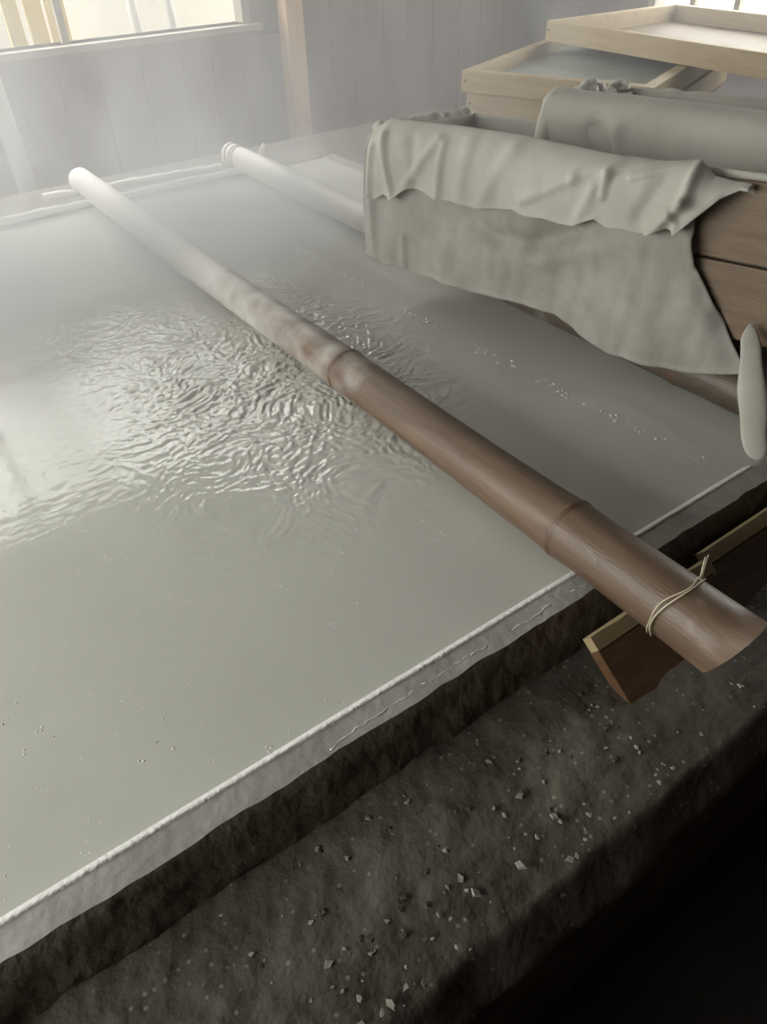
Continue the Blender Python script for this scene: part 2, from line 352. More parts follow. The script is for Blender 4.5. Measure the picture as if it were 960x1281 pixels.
# far flange with two raised white lines
v = [(PX0, PY1, lz(-0.24)), (PX1, PY1, lz(-0.24)), (PX1, PY1, lz(0)), (PX0, PY1, lz(0)), (PX1, PY1+0.155, lz(-0.01)), (PX0, PY1+0.155, lz(-0.01)), (PX1, PY1+0.155, lz(-0.09)), (PX0, PY1+0.155, lz(-0.09))]
data('far_flange', v, [(0, 1, 2, 3), (3, 2, 4, 5), (5, 4, 6, 7)], M['soot'], pan, False)
bead('white_bead', (PX0, PY1, 0.014), (1.56, PY1, 0.016), 0.016, 150, 0.005)
q0 = on_z((55, 250), 0.006); q1 = on_z((278, 212), 0.006)
bead('white_bead', (q0.x, q0.y, 0.014), (q1.x, q1.y, 0.018), 0.016, 110, 0.005)
for s, xx in ((-1, PX0), (1, PX1)):
    xo = xx+s*0.055
    v = [(xx, PY0, lz(-0.24)), (xx, PY1, lz(-0.24)), (xx, PY1, lz(0)), (xx, PY0, lz(0)), (xo, PY1, lz(0)), (xo, PY0, lz(0)), (xo, PY1, lz(-0.09)), (xo, PY0, lz(-0.09))]
    data('side_flange', v, [(0, 1, 2, 3), (3, 2, 4, 5), (5, 4, 6, 7)], M['flange'], pan, False)
# low divider under the draining crates, barely at the surface
v, f = [], []
nn = 160
for i in range(nn+1):
    y = PY0+0.006+(PY1-PY0-0.012)*i/nn; x = 1.345-0.07*math.sin(min(1, max(0, (y-0.6)/1.3))*math.pi*0.5)
    jz = 0.0035*noise.noise(Vector((0, y*13, 5)))
    for dx, zz in ((-0.014, -0.24), (-0.014, -0.021), (-0.004, -0.017+jz), (0.03, -0.017+jz), (0.04, -0.021), (0.04, -0.24)): v.append((x+dx, y, lz(zz)))
for i in range(nn):
    for k in range(5): f.append((i*6+k, (i+1)*6+k, (i+1)*6+k+1, i*6+k+1))
data('divider', v, f, M['flange'], pan)
# salty squiggle along the sooty edge
def squig(pts2, r):
    pts = []; rad = []
    for (p0, p1) in zip(pts2[:-1], pts2[1:]):
        for i in range(14):
            a = i/14; px = p0[0]+(p1[0]-p0[0])*a; py = p0[1]+(p1[1]-p0[1])*a
            p = on_z((px, py), -0.008); q = Vector((px*0.09, py*0.05, 0))
            pts.append((p.x, p.y+0.006*noise.noise(q), lz(-0.004-max(0, (0.553-p.y))*0.7))); rad.append(r*(0.25+max(0, 0.9*noise.noise(q*2.3)+0.5)))
    return tube('salt_crust_line', pts, rad, M['salt'], pan, 6)
squig([(413, 940), (450, 912), (520, 865), (575, 830), (612, 808)], 0.0016)
squig([(640, 790), (675, 770), (688, 756)], 0.0018)
squig([(712, 742), (736, 732)], 0.0014)

# ---------------------------------------------------------------- brine
BZ = -0.007
nx_, ny_ = 520, 480
bx0, bx1, by0, by1 = PX0+0.002, PX1-0.002, PY0+0.001, PY1-0.002
def knots(segs):
    r = [segs[0][0]]
    for (a, b, st_) in segs:
        n = max(1, round((b-a)/st_)); r += [a+(b-a)*i/n for i in range(1, n+1)]
    return r
xs = knots([(bx0, 0.25, 0.012), (0.25, 1.3, 0.0030), (1.3, bx1, 0.012)]); ys = knots([(by0, 1.0, 0.010), (1.0, 2.35, 0.0034), (2.35, by1, 0.015)])
nx_, ny_ = len(xs)-1, len(ys)-1
def g(x, y, cx, cy, rx, ry): return math.exp(-(((x-cx)/rx)**2+((y-cy)/ry)**2))
v = []
for yy in ys:
    for xx in xs:
        p = Vector((xx, yy, 0))
        t = min(1.0, 1.2*g(xx, yy, 0.76, 1.62, 0.25, 0.40)**0.9 + 0.55*g(xx, yy, 1.06, 1.65, 0.13, 0.42) + 0.18*g(xx, yy, 0.6, 1.7, 0.45, 0.6))
        t *= min(1.0, 0.55+1.3*abs(noise.noise(Vector((xx*3.2, yy*3.2, 8)))+0.25))
        z = 0.0016*noise.noise(p*3.0) + 0.0006*noise.noise(Vector((xx*3, yy*9, 2)))
        if t > 0.02:
            wv = p + Vector((noise.noise(p*7), noise.noise(p*7+Vector((9, 0, 0))), 0))*0.06
            a = 1-abs(noise.noise(Vector((wv.x*15, wv.y*22, 1.0)))); c2 = 1-abs(noise.noise(Vector((wv.x*38, wv.y*52, 4.0))))
            z += t*(0.0050*a*a + 0.0028*c2*c2 + 0.0036*noise.noise(wv*62) + 0.0018*noise.noise(wv*130) - 0.005)
        v.append((xx, yy, z+0.3+BZ))
W_ = nx_+1
f = [(j*W_+i, j*W_+i+1, (j+1)*W_+i+1, (j+1)*W_+i) for j in range(ny_) for i in range(nx_)]
brine = data('brine', v, f, M['brine']); brine.location = (0, 0, -0.3)
tag(brine, 'milky white simmering brine filling the wide pan', 'brine', None, 'stuff')
# little bubbles on it
v, f = [], []
for i in range(230):
    px = random.uniform(0, 600); py = random.uniform(560, 1130)
    p = on_z((px, py), BZ)
    if p.y < PY0+0.02 or p.x < PX0 or (0.78 < p.x < 0.98): continue
    cl = random.choice([1, 1, 1, 2, 3])
    for k in range(cl):
        r = random.uniform(0.0009, 0.0022); qx = p.x+random.uniform(-0.01, 0.01)*(k > 0); qy = p.y+random.uniform(-0.01, 0.01)*(k > 0); s0 = len(v)
        for (el, rr) in ((0, 1), (0.6, 0.8)):
            for q in range(6): v.append((qx+r*rr*math.cos(q*1.047), qy+r*rr*math.sin(q*1.047), 0.3+BZ+r*el*0.4))
        v.append((qx, qy, 0.3+BZ+r*0.4))
        for q in range(6):
            f.append((s0+q, s0+(q+1) % 6, s0+6+(q+1) % 6, s0+6+q)); f.append((s0+6+q, s0+6+(q+1) % 6, s0+12))
bub = data('bubbles', v, f, M['salt'], brine); bub['kind'] = 'stuff'

# ---------------------------------------------------------------- bamboo poles
def bamboo(name, label, axis_pts, nodes, mt, extra=None):
    """axis_pts: (y, x, radius); nodes: y positions"""
    axis_pts = sorted(axis_pts); y0, y1 = axis_pts[0][0], axis_pts[-1][0]
    def at(y):
        for a, b in zip(axis_pts[:-1], axis_pts[1:]):
            if y <= b[0]:
                t = (y-a[0])/(b[0]-a[0]); return a[1]+(b[1]-a[1])*t, a[2]+(b[2]-a[2])*t
        return axis_pts[-1][1], axis_pts[-1][2]
    root = thing(name, label, 'bamboo pole', (0, 0, 0), 'bamboo poles across the pan')
    cuts = [y0]+list(nodes)+[y1]; seg = 28
    for a, b in zip(cuts[:-1], cuts[1:]):
        v, f = [], []; n = max(6, int((b-a)/0.04))
        for i in range(n+1):
            t = i/n; yy = a+(b-a)*t; x, r = at(yy)
            sw = 1.0 + (0.045*math.exp(-(t*(b-a)/0.03)**2) if a != y0 else 0) + (0.045*math.exp(-((1-t)*(b-a)/0.03)**2) if b != y1 else 0)
            bow = 0.006*math.sin(yy*2.1)
            for k in range(seg):
                an = 2*math.pi*k/seg; rr = r*sw*(1+0.02*noise.noise(Vector((math.cos(an)*2, yy*3, math.sin(an)*2))))
                cut = -0.45*max(0, 1-(yy-y0)/0.12)
                v.append((x+bow+rr*math.cos(an), yy+cut*rr*math.sin(an)-cut*0.25*rr*math.cos(an), r+0.001+rr*math.sin(an)))
        for i in range(n):
            for k in range(seg): f.append((i*seg+k, i*seg+(k+1) % seg, (i+1)*seg+(k+1) % seg, (i+1)*seg+k))
        # hollow cut ends
        for (end, e0, sg) in ((0, y0, 1), (n, y1, -1)):
            if (end == 0 and a == y0) or (end == n and b == y1):
                x, r = at(e0); s0 = len(v); bow = 0.006*math.sin(e0*2.1)
                for (fr, dy) in ((0.80, 0.0), (0.78, 0.022)):
                    for k in range(seg):
                        an = 2*math.pi*k/seg; cut = -0.45 if end == 0 else 0; v.append((x+bow+fr*r*math.cos(an), e0+sg*dy+cut*fr*r*math.sin(an)-cut*0.25*fr*r*math.cos(an), r+0.001+fr*r*math.sin(an)))
                for k in range(seg):
                    k2 = (k+1) % seg
                    f.append((end*seg+k, end*seg+k2, s0+k2, s0+k)); f.append((s0+k, s0+k2, s0+seg+k2, s0+seg+k))
                f.append(tuple(s0+seg+k for k in range(seg)))
        data('culm', v, f, mt, root)
    for yy in nodes:
        x, r = at(yy); x += 0.006*math.sin(yy*2.1)
        v, f = [], []; prof = [(-0.007, 1.03), (-0.004, 1.065), (0.0, 1.045), (0.004, 1.075), (0.008, 1.03)]
        for (dy, k1) in prof:
            for k in range(seg):
                an = 2*math.pi*k/seg; v.append((x+r*k1*math.cos(an), yy+dy, r+0.001+r*k1*math.sin(an)))
        for i in range(len(prof)-1):
            for k in range(seg): f.append((i*seg+k, i*seg+(k+1) % seg, (i+1)*seg+(k+1) % seg, (i+1)*seg+k))
        data('node_ring', v, f, M['bamboo_node'], root)
    return root
pole1 = bamboo('bamboo_pole', 'long brown bamboo pole tied with straw wire to a board at its butt end',
               [(0.30, 0.868, 0.062), (0.6, 0.868, 0.059), (0.9, 0.868, 0.056), (1.6, 0.872, 0.054), (3.53, 0.862, 0.051)], [0.655, 1.42, 2.33], M['bamboo'])
pole2 = bamboo('bamboo_pole', 'salt whitened bamboo pole with cord wrapped end running under the cloth lined crates',
               [(0.50, 1.566, 0.055), (3.47, 1.558, 0.050)], [0.92, 1.75, 2.62], M['bamboo_pale'])
# wraps and branch stub at the far end of the second pole
for yy in (3.43, 3.385, 3.36):
    pts = [(1.558+0.006*math.sin(yy*2.1)+0.0508*math.cos(a*0.2618), yy+0.012*math.sin(a*0.2618), 0.051+0.0508*math.sin(a*0.2618)) for a in range(25)]
    tube('cord_wrap', pts, 0.0028, M['soot'], pole2, 6)
tube('branch_stub', [(1.60, 3.24, 0.085), (1.615, 3.235, 0.115), (1.622, 3.23, 0.128)], [0.012, 0.010, 0.009], M['bamboo_pale'], pole2, 10)

# ---------------------------------------------------------------- sloping boards under the pole butt
def slope_board(label, x0, x1, yb, zb, wd, th, ang, rz=0.0):
    # upper (far) edge at (yb, zb), face slopes down towards -y by ang
    root = thing('plank', label, 'plank', ((x0+x1)/2, yb, zb)); root.rotation_euler = (0, 0, rz)
    hx = (x1-x0)/2; ca, sa = math.cos(ang), math.sin(ang)
    v, f = [], []; n = 24
    for i in range(n+1):
        x = -hx+2*hx*i/n
        for (s, t) in ((0, 0), (0.004, 0.003), (wd-0.004, 0.003), (wd, 0), (wd, -th), (0.0, -th)):
            t += 0.0015*noise.noise(Vector((x*12, s*30, t*10+x0))); s += 0.002*noise.noise(Vector((x*9, s*20, 3+x0)))
            v.append((x, -s*ca + t*sa*-1, -s*sa + t*ca))
    for i in range(n):
        for k in range(6): f.append((i*6+k, i*6+(k+1) % 6, (i+1)*6+(k+1) % 6, (i+1)*6+k))
    f.append((5, 4, 3, 2, 1, 0)); f.append(tuple(n*6+k for k in range(6)))
    data('face', v, f, M['boardwood'], root, False)
    # upper edge strip, window light on it painted as a pale tone
    v, f = [], []
    for i in range(n+1):
        x = -hx+2*hx*i/n; j = 0.003*noise.noise(Vector((x*20, 1, x0)))
        for (s, t) in ((0.0, 0.0045), (-0.026-j, 0.004), (-0.028, -th*0.9), (0.0, -th*0.9)): v.append((x, -s*ca - t*sa, -s*sa + t*ca))
    for i in range(n):
        for k in range(4): f.append((i*4+k, i*4+(k+1) % 4, (i+1)*4+(k+1) % 4, (i+1)*4+k))
    f.append((3, 2, 1, 0)); f.append(tuple(n*4+k for k in range(4)))
    data('lit_edge', v, f, M['boardedge'], root, False)
    return root
slope_board('wet brown plank lying under the tied bamboo butt', 0.757, 1.085, 0.462, -0.024, 0.118, 0.022, 0.60)
slope_board('wet brown plank lying past the tied bamboo butt, beside the hanging cloth tail', 1.092, 1.75, 0.478, -0.022, 0.122, 0.022, 0.60)

# straw wire tie
tie = thing('wire_tie', 'thin straw coloured wire tied around the brown bamboo butt', 'wire', (0.871, 0.40, 0.0))
pts = []
for i in range(41):
    a = -0.5+ (math.pi+1.0)*i/40; rr = 0.0655
    pts.append((rr*math.cos(a), 0.01*math.cos(a*2), 0.062+rr*math.sin(a)))
tube('loop', pts, 0.0015, M['wire'], tie, 8)
tube('loop', [(p[0]*1.01, p[1]+0.006+0.003*math.sin(i*0.5), p[2]+0.001) for i, p in enumerate(pts)], 0.0012, M['wire'], tie, 8)
for k in range(2):
    tube('twist_end', [(0.028+0.006*k, 0.0, 0.118), (0.036+0.006*k, 0.006, 0.135), (0.046+0.008*k, 0.012, 0.150)], 0.0012, M['wire'], tie, 6)

# ---------------------------------------------------------------- cloth lined crates
K = 0.9
P0 = EYE + (Vector((1.48, 2.12, 0.42))-EYE)*K
E1 = Vector((0.22485, -0.97335, 0.04497)); E2 = Vector((0.97205, 0.22087, -0.07961)); E3 = E1.cross(E2)*-1
if E3.z < 0: E3 = -E3
E1.normalize(); E2.normalize(); E3.normalize()
def plane_uv(p, org, off):
    d = ray(p); Q = org+E2*off; t = (Q-EYE).dot(E2)/d.dot(E2); X = EYE+d*t-Q
    return X.dot(E1), X.dot(E3)
def crate(label, org, L, Wd, H, group):
    root = thing('draining_crate', label, 'crate', org, group)
    mtx = Matrix((E2, -E1, E3)).transposed().to_4x4()      # local x = E2 (right), y = -E1 (away), z = E3
    root.matrix_world = Matrix.Translation(org) @ mtx
    th = 0.018
    nb = 2; bh = (H-0.006)/nb
    for i in range(nb):
        z1 = -i*(bh+0.006); z0 = z1-bh
        for (x0, x1) in ((0, th), (Wd-th, Wd)): boxobj('side_board', x0, x1, -L, 0, z0, z1, M['cratewood'], root, 0.003)
        for (y0, y1) in ((-L, -L+th), (-th, 0)): boxobj('end_board', th+0.0005, Wd-th-0.0005, y0, y1, z0, z1, M['cratewood'], root, 0.003)
    for i in range(5):
        x0 = 0.02+i*(Wd-0.04)/5; boxobj('floor_slat', x0+0.004, x0+(Wd-0.04)/5-0.004, -L+th, -th, -H, -H+0.014, M['cratewood'], root, 0.002)
    for (x, y) in ((th+0.001, -th-0.021), (Wd-th-0.021, -th-0.021), (th+0.001, -L+th+0.001), (Wd-th-0.021, -L+th+0.001)):
        boxobj('corner_post', x, x+0.02, y, y+0.02, -H+0.015, -0.01, M['cratewood'], root, 0.002)
    return root
L1, W1, H1 = 1.24, 0.44, 0.335
crate1 = crate('cloth lined wooden crate with crumpled cloth hanging down its side', P0 + E3*-0.02, L1, W1, H1, 'draining crates')
ORG2 = P0 + E1*(0.32*K) + E2*(0.52*K+0.03) + E3*0.03
L2, W2, H2 = 0.95, 0.44, 0.33
crate2 = crate('smoothly cloth covered wooden crate standing behind the crumpled one', ORG2 + E3*-0.015, L2, W2, H2, 'draining crates')

def seg_d(u, d, a, b):
    ax, ay = a; bx_, by_ = b; dx, dy = bx_-ax, by_-ay; l2 = dx*dx+dy*dy or 1e-9
    t = max(0, min(1, ((u-ax)*dx+(d-ay)*dy)/l2)); return math.hypot(u-ax-dx*t, d-ay-dy*t)
def interp(poly, u):
    if u <= poly[0][0]: return poly[0][1]
    for a, b in zip(poly[:-1], poly[1:]):
        if u <= b[0]: return a[1]+(b[1]-a[1])*(u-a[0])/max(1e-6, b[0]-a[0])
    return poly[-1][1]
def drape(name, org, rim_px, hem_px, ridges, off, mt, parent, nu=150, nv=70, inner=0.10, bulge=0.0, seed=0, wr=0.006, lower_in=0.0, u0=None, u1=None, rimoff=0.0, right=None, folds=0.0):
    rim = [plane_uv(p, org, -off) for p in rim_px]; hem = [plane_uv(p, org, -off) for p in hem_px]
    rg = []
    for (pp_, am, wdt) in ridges:
        q = [plane_uv(p, org, -off) for p in pp_]
        for a, b in zip(q[:-1], q[1:]): rg.append((a, b, am*0.8, wdt*1.05))
    rb = sorted((q[1], q[0]) for q in (plane_uv(p, org, -off) for p in right)) if right else None
    ua = hem[0][0] if u0 is None else u0; ub = hem[-1][0] if u1 is None else u1
    v, f = [], []; ni = 14
    S = Vector((seed*3.7, seed*1.3, 0))
    for i in range(nu+1):
        u = ua+(ub-ua)*i/nu; ut = u; fr = (u-ua)/(ub-ua); rz = interp(rim, u)+rimoff; hz = min(interp(hem, u), rz-0.01)
        hz += 0.006*noise.noise(Vector((u*14, seed, 0)))
        rad = off*0.5+0.014
        # inside the crate, coming up to the rim and over it
        for j in range(ni):
            t = j/ni; dz = -inner*(1-t)**1.0
            if rb: u = ua+(interp(rb, rz)-ua)*fr
            p = Vector((u, 0, dz)); o_ = 0.028 + 0.006*noise.noise(p*9+S)
            if t > 0.6:
                s = (t-0.6)/0.4; o_ = o_*(1-s)+s*(-off*0.25)
            v.append(org + E1*u + E2*o_ + E3*(rz+dz*(1 if t < 0.6 else 1)+ (0.004 if t > 0.8 else 0)))
        for j in range(nv+1):
            t = j/nv; d = rz+(hz-rz)*t
            if rb: u = ua+(interp(rb, d)-ua)*fr
            rise = 1-math.exp(-t*(rz-hz)/0.025)
            p = Vector((u, d, 0.0))
            o_ = off*0.25 + off*0.75*rise + bulge*math.sin(min(1, t*1.05)*math.pi)*(0.6+0.4*noise.noise(Vector((u*3, seed, 7)))) - lower_in*t*t
            o_ += (wr*noise.noise(Vector((u*9, d*5, 1))+S) + wr*0.5*noise.noise(Vector((u*26, d*12, 3))+S))*rise
            o_ += folds*t*(noise.noise(Vector((u*11+d*2.5, seed, 4)))+0.6*noise.noise(Vector((u*27-d*3, seed, 9))))
            for (a, b, am, wdt) in rg:
                k = seg_d(u, d, a, b)/wdt
                if k < 3: o_ += am*math.exp(-k*k)*min(1, rise+0.35)
            hb = math.exp(-((1-t)*(rz-hz)/0.008)**2)*0.004
            v.append(org + E1*u - E2*(o_+hb) + E3*d)
    n = ni+nv+1
    for i in range(nu):
        for k in range(n-1): f.append((i*n+k, (i+1)*n+k, (i+1)*n+k+1, i*n+k+1))
    o = data(name, v, f, mt, parent)
    md = o.modifiers.new('thickness', 'SOLIDIFY'); md.thickness = 0.004; md.offset = 0
    return o
cl1 = thing('straining_cloth', 'crumpled white straining cloth draped over the rim of the nearer crate', 'cloth', (0, 0, 0), 'straining cloths')
rim_px = [(455, 165), (478, 151), (560, 160), (640, 172), (700, 185), (770, 200), (820, 206), (868, 204), (885, 225), (910, 232)]
hem_low = [(459, 318), (466, 320), (480, 330), (500, 334), (560, 355), (610, 370), (655, 380), (700, 395), (730, 420), (760, 440), (800, 456), (850, 464), (890, 467), (932, 470)]
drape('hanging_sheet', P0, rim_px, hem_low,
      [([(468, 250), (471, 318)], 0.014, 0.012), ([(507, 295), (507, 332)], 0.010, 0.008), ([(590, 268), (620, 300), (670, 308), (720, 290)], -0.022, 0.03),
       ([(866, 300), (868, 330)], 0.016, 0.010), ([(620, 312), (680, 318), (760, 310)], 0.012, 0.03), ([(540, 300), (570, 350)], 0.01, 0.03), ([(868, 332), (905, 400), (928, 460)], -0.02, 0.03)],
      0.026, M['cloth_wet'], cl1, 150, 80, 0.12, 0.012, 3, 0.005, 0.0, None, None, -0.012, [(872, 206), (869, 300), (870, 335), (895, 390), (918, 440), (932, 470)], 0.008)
hem_flap = [(461, 245), (470, 249), (480, 243), (492, 250), (510, 236), (530, 240), (560, 252), (600, 260), (640, 262), (655, 268), (690, 277), (720, 282), (745, 272), (762, 284), (800, 291), (815, 293), (835, 285), (850, 291), (870, 272), (900, 250), (935, 236)]
drape('folded_flap', P0, rim_px, hem_flap,
      [([(480, 168), (492, 248)], 0.020, 0.010), ([(466, 185), (462, 245)], 0.014, 0.009), ([(548, 175), (497, 247)], 0.015, 0.013), ([(556, 180), (548, 246)], 0.014, 0.012),
       ([(585, 175), (575, 250)], 0.008, 0.02), ([(655, 250), (720, 222), (770, 202)], 0.011, 0.013), ([(640, 185), (600, 255)], 0.010, 0.02), ([(720, 282), (745, 235), (770, 205)], 0.010, 0.014),
       ([(815, 292), (858, 252), (868, 212)], 0.026, 0.010), ([(790, 222), (850, 206)], 0.014, 0.009), ([(850, 290), (840, 264)], 0.014, 0.007), ([(850, 291), (900, 254), (935, 236)], 0.020, 0.009),
       ([(755, 245), (762, 215), (800, 203)], 0.014, 0.009), ([(515, 180), (520, 235)], -0.012, 0.02), ([(830, 230), (800, 270)], -0.014, 0.018)],
      0.058, M['cloth'], cl1, 240, 70, 0.14, 0.010, 8, 0.006)
# lining: hangs inside the crate along its far, right and near walls, with a sagging bottom
def lining(org, L, Wd, H, rims, parent, mt, seed, over=0.05):
    v, f = [], []; ns = 40; nv = 26
    path = [(0.03, 0.03), (Wd-0.03, 0.03), (Wd-0.03, L-0.03), (0.03, L-0.03), (0.03, 0.03)]      # (w, u) loop inside the walls
    loop = []
    for a, b in zip(path[:-1], path[1:]):
        for i in range(ns): loop.append((a[0]+(b[0]-a[0])*i/ns, a[1]+(b[1]-a[1])*i/ns))
    n = len(loop)
    for j in range(nv+1):
        t = j/nv
        for (w_, u) in loop:
            p = Vector((w_*4, u*4, t*2+seed)); q = noise.noise(p)*0.012+noise.noise(p*3)*0.005
            cw, cu = Wd/2, L/2; sh = 1-0.10*t*t
            ww = cw+(w_-cw)*sh; uu = cu+(u-cu)*(1-0.05*t*t)
            inw = Vector((cw-w_, cu-u)).normalized()
            z = rims + 0.012 - (H-0.06)*t
            v.append(org + E2*(ww+inw.x*(q+0.008)) + E1*(uu+inw.y*(q+0.008)) + E3*z)
    for j in range(nv):
        for i in range(n): f.append((j*n+i, j*n+(i+1) % n, (j+1)*n+(i+1) % n, (j+1)*n+i))
    c0 = len(v); v.append(org+E2*(Wd/2)+E1*(L/2)+E3*(rims-H+0.045))
    for i in range(n): f.append((nv*n+i, nv*n+(i+1) % n, c0))
    o = data('lining', v, f, mt, parent); md = o.modifiers.new('thickness', 'SOLIDIFY'); md.thickness = 0.004; md.offset = 0
    return o
lining(P0, L1, W1, H1, -0.02, cl1, M['cloth'], 2)
# rolled hem over the far rim of crate one
def roll(name, org, a, b, r, mt, parent, seed, amp=0.01):
    pts, rad = [], []
    for i in range(61):
        t = i/60; p = org + E2*(a[0]+(b[0]-a[0])*t) + E1*(a[1]+(b[1]-a[1])*t) + E3*(a[2]+(b[2]-a[2])*t)
        q = noise.noise(Vector((t*9, seed, 0))); pts.append(p+E3*amp*q*0.6); rad.append(r*(1+0.5*noise.noise(Vector((t*14, seed, 5)))))
    return tube(name, pts, rad, mt, parent, 12)
roll('rolled_hem', P0, (-0.005, -0.006, -0.012), (W1-0.01, -0.002, -0.014), 0.017, M['cloth'], cl1, 4, 0.012)
# hanging tail at the near corner of crate one
tl = [(on_y((940, 405), 0.775), 0.012), (on_y((940, 430), 0.745), 0.024), (on_y((941, 470), 0.70), 0.030), (on_y((943, 515), 0.655), 0.029), (on_y((944, 550), 0.617), 0.026), (on_y((946, 575), 0.590), 0.017)]
v, f = [], []
seg = 14
for i in range(31):
    t = i/30*(len(tl)-1); k = min(int(t), len(tl)-2); a = t-k; p = tl[k][0].lerp(tl[k+1][0], a); wdt = tl[k][1]*(1-a)+tl[k+1][1]*a
    wdt = 0.030*(1-math.exp(-(i+0.5)/5.0))*math.sqrt(max(0.02, 1-(max(0, i-22)/8.3)**2))*(1+0.08*math.sin(i*0.5))
    for s in range(seg):
        an = 2*math.pi*s/seg; v.append(p + Vector((0.45, -1, 0)).normalized()*wdt*1.0*math.cos(an)*(1+0.15*noise.noise(Vector((t, an, 1)))) + Vector((1, 0.45, 0)).normalized()*wdt*0.38*math.sin(an))
for i in range(30):
    for s in range(seg): f.append((i*seg+s, i*seg+(s+1) % seg, (i+1)*seg+(s+1) % seg, (i+1)*seg+s))
f.append(tuple(range(seg))[::-1]); f.append(tuple(30*seg+s for s in range(seg)))
data('hanging_tail', v, f, M['cloth'], cl1)
cl2 = thing('straining_cloth', 'smooth white straining cloth stretched over the further crate', 'cloth', (0, 0, 0), 'straining cloths')
rim2 = [(690, 112), (715, 117), (760, 121), (860, 133), (960, 146), (1100, 160)]
hem2 = [(690, 240), (720, 245), (860, 270), (960, 290), (1100, 310)]
drape('stretched_sheet', ORG2, rim2, hem2, [([(745, 165), (760, 190)], -0.02, 0.03), ([(770, 160), (768, 215)], 0.008, 0.02)], 0.105, M['cloth'], cl2, 120, 60, 0.12, 0.004, 11, 0.003, 0, 0.0, L2)
lining(ORG2, L2, W2, H2, -0.01, cl2, M['cloth'], 9)
roll('rolled_hem', ORG2, (0.0, -0.005, 0.0), (W2, -0.002, -0.004), 0.018, M['cloth'], cl2, 12, 0.012)
roll('rolled_hem', ORG2, (W2-0.01, -0.002, -0.004), (W2-0.01, L2, -0.004), 0.016, M['cloth'], cl2, 15)
# thick gathered fold down the far left corner
pts, rad = [], []
for i in range(21):
    t = i/20; pts.append(ORG2 - E2*(0.035+0.06*min(1, t*2.2)) + E1*(0.012+0.006*math.sin(t*5)) + E3*(0.022-0.30*t)); rad.append(0.042*(1-0.25*t)*(1+0.12*noise.noise(Vector((t*6, 3, 3)))) * (0.75 if i == 0 else 1))
tube('gathered_fold', pts, rad, M['cloth'], cl2, 16)
def lump(name, c_, r, parent, seed):
    bm = bmesh.new(); bmesh.ops.create_icosphere(bm, subdivisions=3, radius=1)
    for vv in bm.verts:
        q = 1+0.3*noise.noise(vv.co*1.6+Vector((seed, 0, 0))); vv.co = Vector((vv.co.x*r[0], vv.co.y*r[1], vv.co.z*r[2]))*q + c_
    return obj(name, bm, M['cloth'], parent, True)
for i, (w_, r, h) in enumerate([(0.155, (0.034, 0.026, 0.022), 0.008), (0.175, (0.024, 0.022, 0.030), 0.012), (0.235, (0.024, 0.02, 0.02), 0.006), (0.375, (0.03, 0.02, 0.016), 0.006), (0.41, (0.018, 0.02, 0.018), 0.006)]):
    lump('cloth_bunch', ORG2 + E2*w_ + E3*(h+0.010), (r[0]*1.35, r[1]*1.2, r[2]*1.15), cl2, i*2.3)

# ---------------------------------------------------------------- stacked trays on a bench
def tray(label, org, yaw, la, lb, h, th, m, fill):
    """org = near-left... outer corner at rim top; local x = to the right/away, local -y = towards the viewer"""
    root = thing('drying_tray', label, 'tray', (org[0], org[1], org[2]-h), 'wooden drying trays'); root.rotation_euler = (0, 0, yaw)
    boxobj('side_board', 0, th, -lb, 0, 0, h, m, root, 0.003); boxobj('side_board', la-th, la, -lb, 0, 0, h, m, root, 0.003)
    boxobj('end_board', th+0.0005, la-th-0.0005, -th, 0, 0, h, m, root, 0.003); boxobj('end_board', th+0.0005, la-th-0.0005, -lb, -lb+th, 0, h, m, root, 0.003)
    boxobj('tray_bottom', th+0.001, la-th-0.001, -lb+th+0.001, -th-0.001, 0.004, 0.014, M['cratewood'], root)
    for (yy) in (-0.02, -lb+0.02):
        bm = bmesh.new(); bmesh.ops.create_cone(bm, cap_ends=True, segments=8, radius1=0.005, radius2=0.005, depth=0.006, matrix=Matrix.Translation((-0.001, yy, h*0.55)) @ Matrix.Rotation(math.pi/2, 4, 'Y'))
        obj('nail', bm, M['soot'], root)
    if fill:
        v, f = [], []; n = 40
        for i in range(n+1):
            for j in range(n+1):
                x = th+0.003+(la-2*th-0.006)*i/n; y = -lb+th+0.003+(lb-2*th-0.006)*j/n; p = Vector((x, y, 0))
                v.append((x, y, 0.014+fill+0.006*noise.noise(p*6)+0.004*noise.noise(p*21)))
        for i in range(n):
            for j in range(n): f.append((i*(n+1)+j, (i+1)*(n+1)+j, (i+1)*(n+1)+j+1, i*(n+1)+j+1))
        s = data('salt_layer', v, f, M['traysalt'], root); s['kind'] = 'stuff'
    return root
zB = 0.36; hT = 0.085
cB = on_z((578, 88), zB)
yawB = math.radians(22)
tray('pale wooden tray of damp grey salt, second in the stack', cB, yawB, 1.30, 0.86, hT, 0.05, M['traywood'], 0.02)
tray('yellowish wooden tray at the bottom of the stack', (cB.x+0.02, cB.y-0.015, zB-hT-0.002), yawB, 1.28, 0.86, 0.095, 0.05, M['traywood'], 0)
cC = on_z((685, 24), zB+hT+0.012)
tray('empty pale wooden tray lying askew on top of the stack', (cC.x, cC.y, zB+hT+0.008), math.radians(-3), 0.95, 1.62, hT+0.004, 0.05, M['traywood'], 0)
bench = thing('low_bench', 'low wooden bench carrying the stacked trays', 'bench', (cB.x+0.05, cB.y-0.03, -0.02)); bench.rotation_euler = (0, 0, yawB)
zt = zB-hT-0.002-0.095-0.001+0.02
for i in range(4): boxobj('bench_plank', 0.02, 1.25, -0.83+i*0.205, -0.83+i*0.205+0.198, zt-0.025, zt, M['cratewood'], bench, 0.003)
for x in (0.12, 1.08):
    for y in (-0.75, -0.12): boxobj('leg', x, x+0.05, y, y+0.05, 0.0, zt-0.0255, M['cratewood'], bench, 0.003)

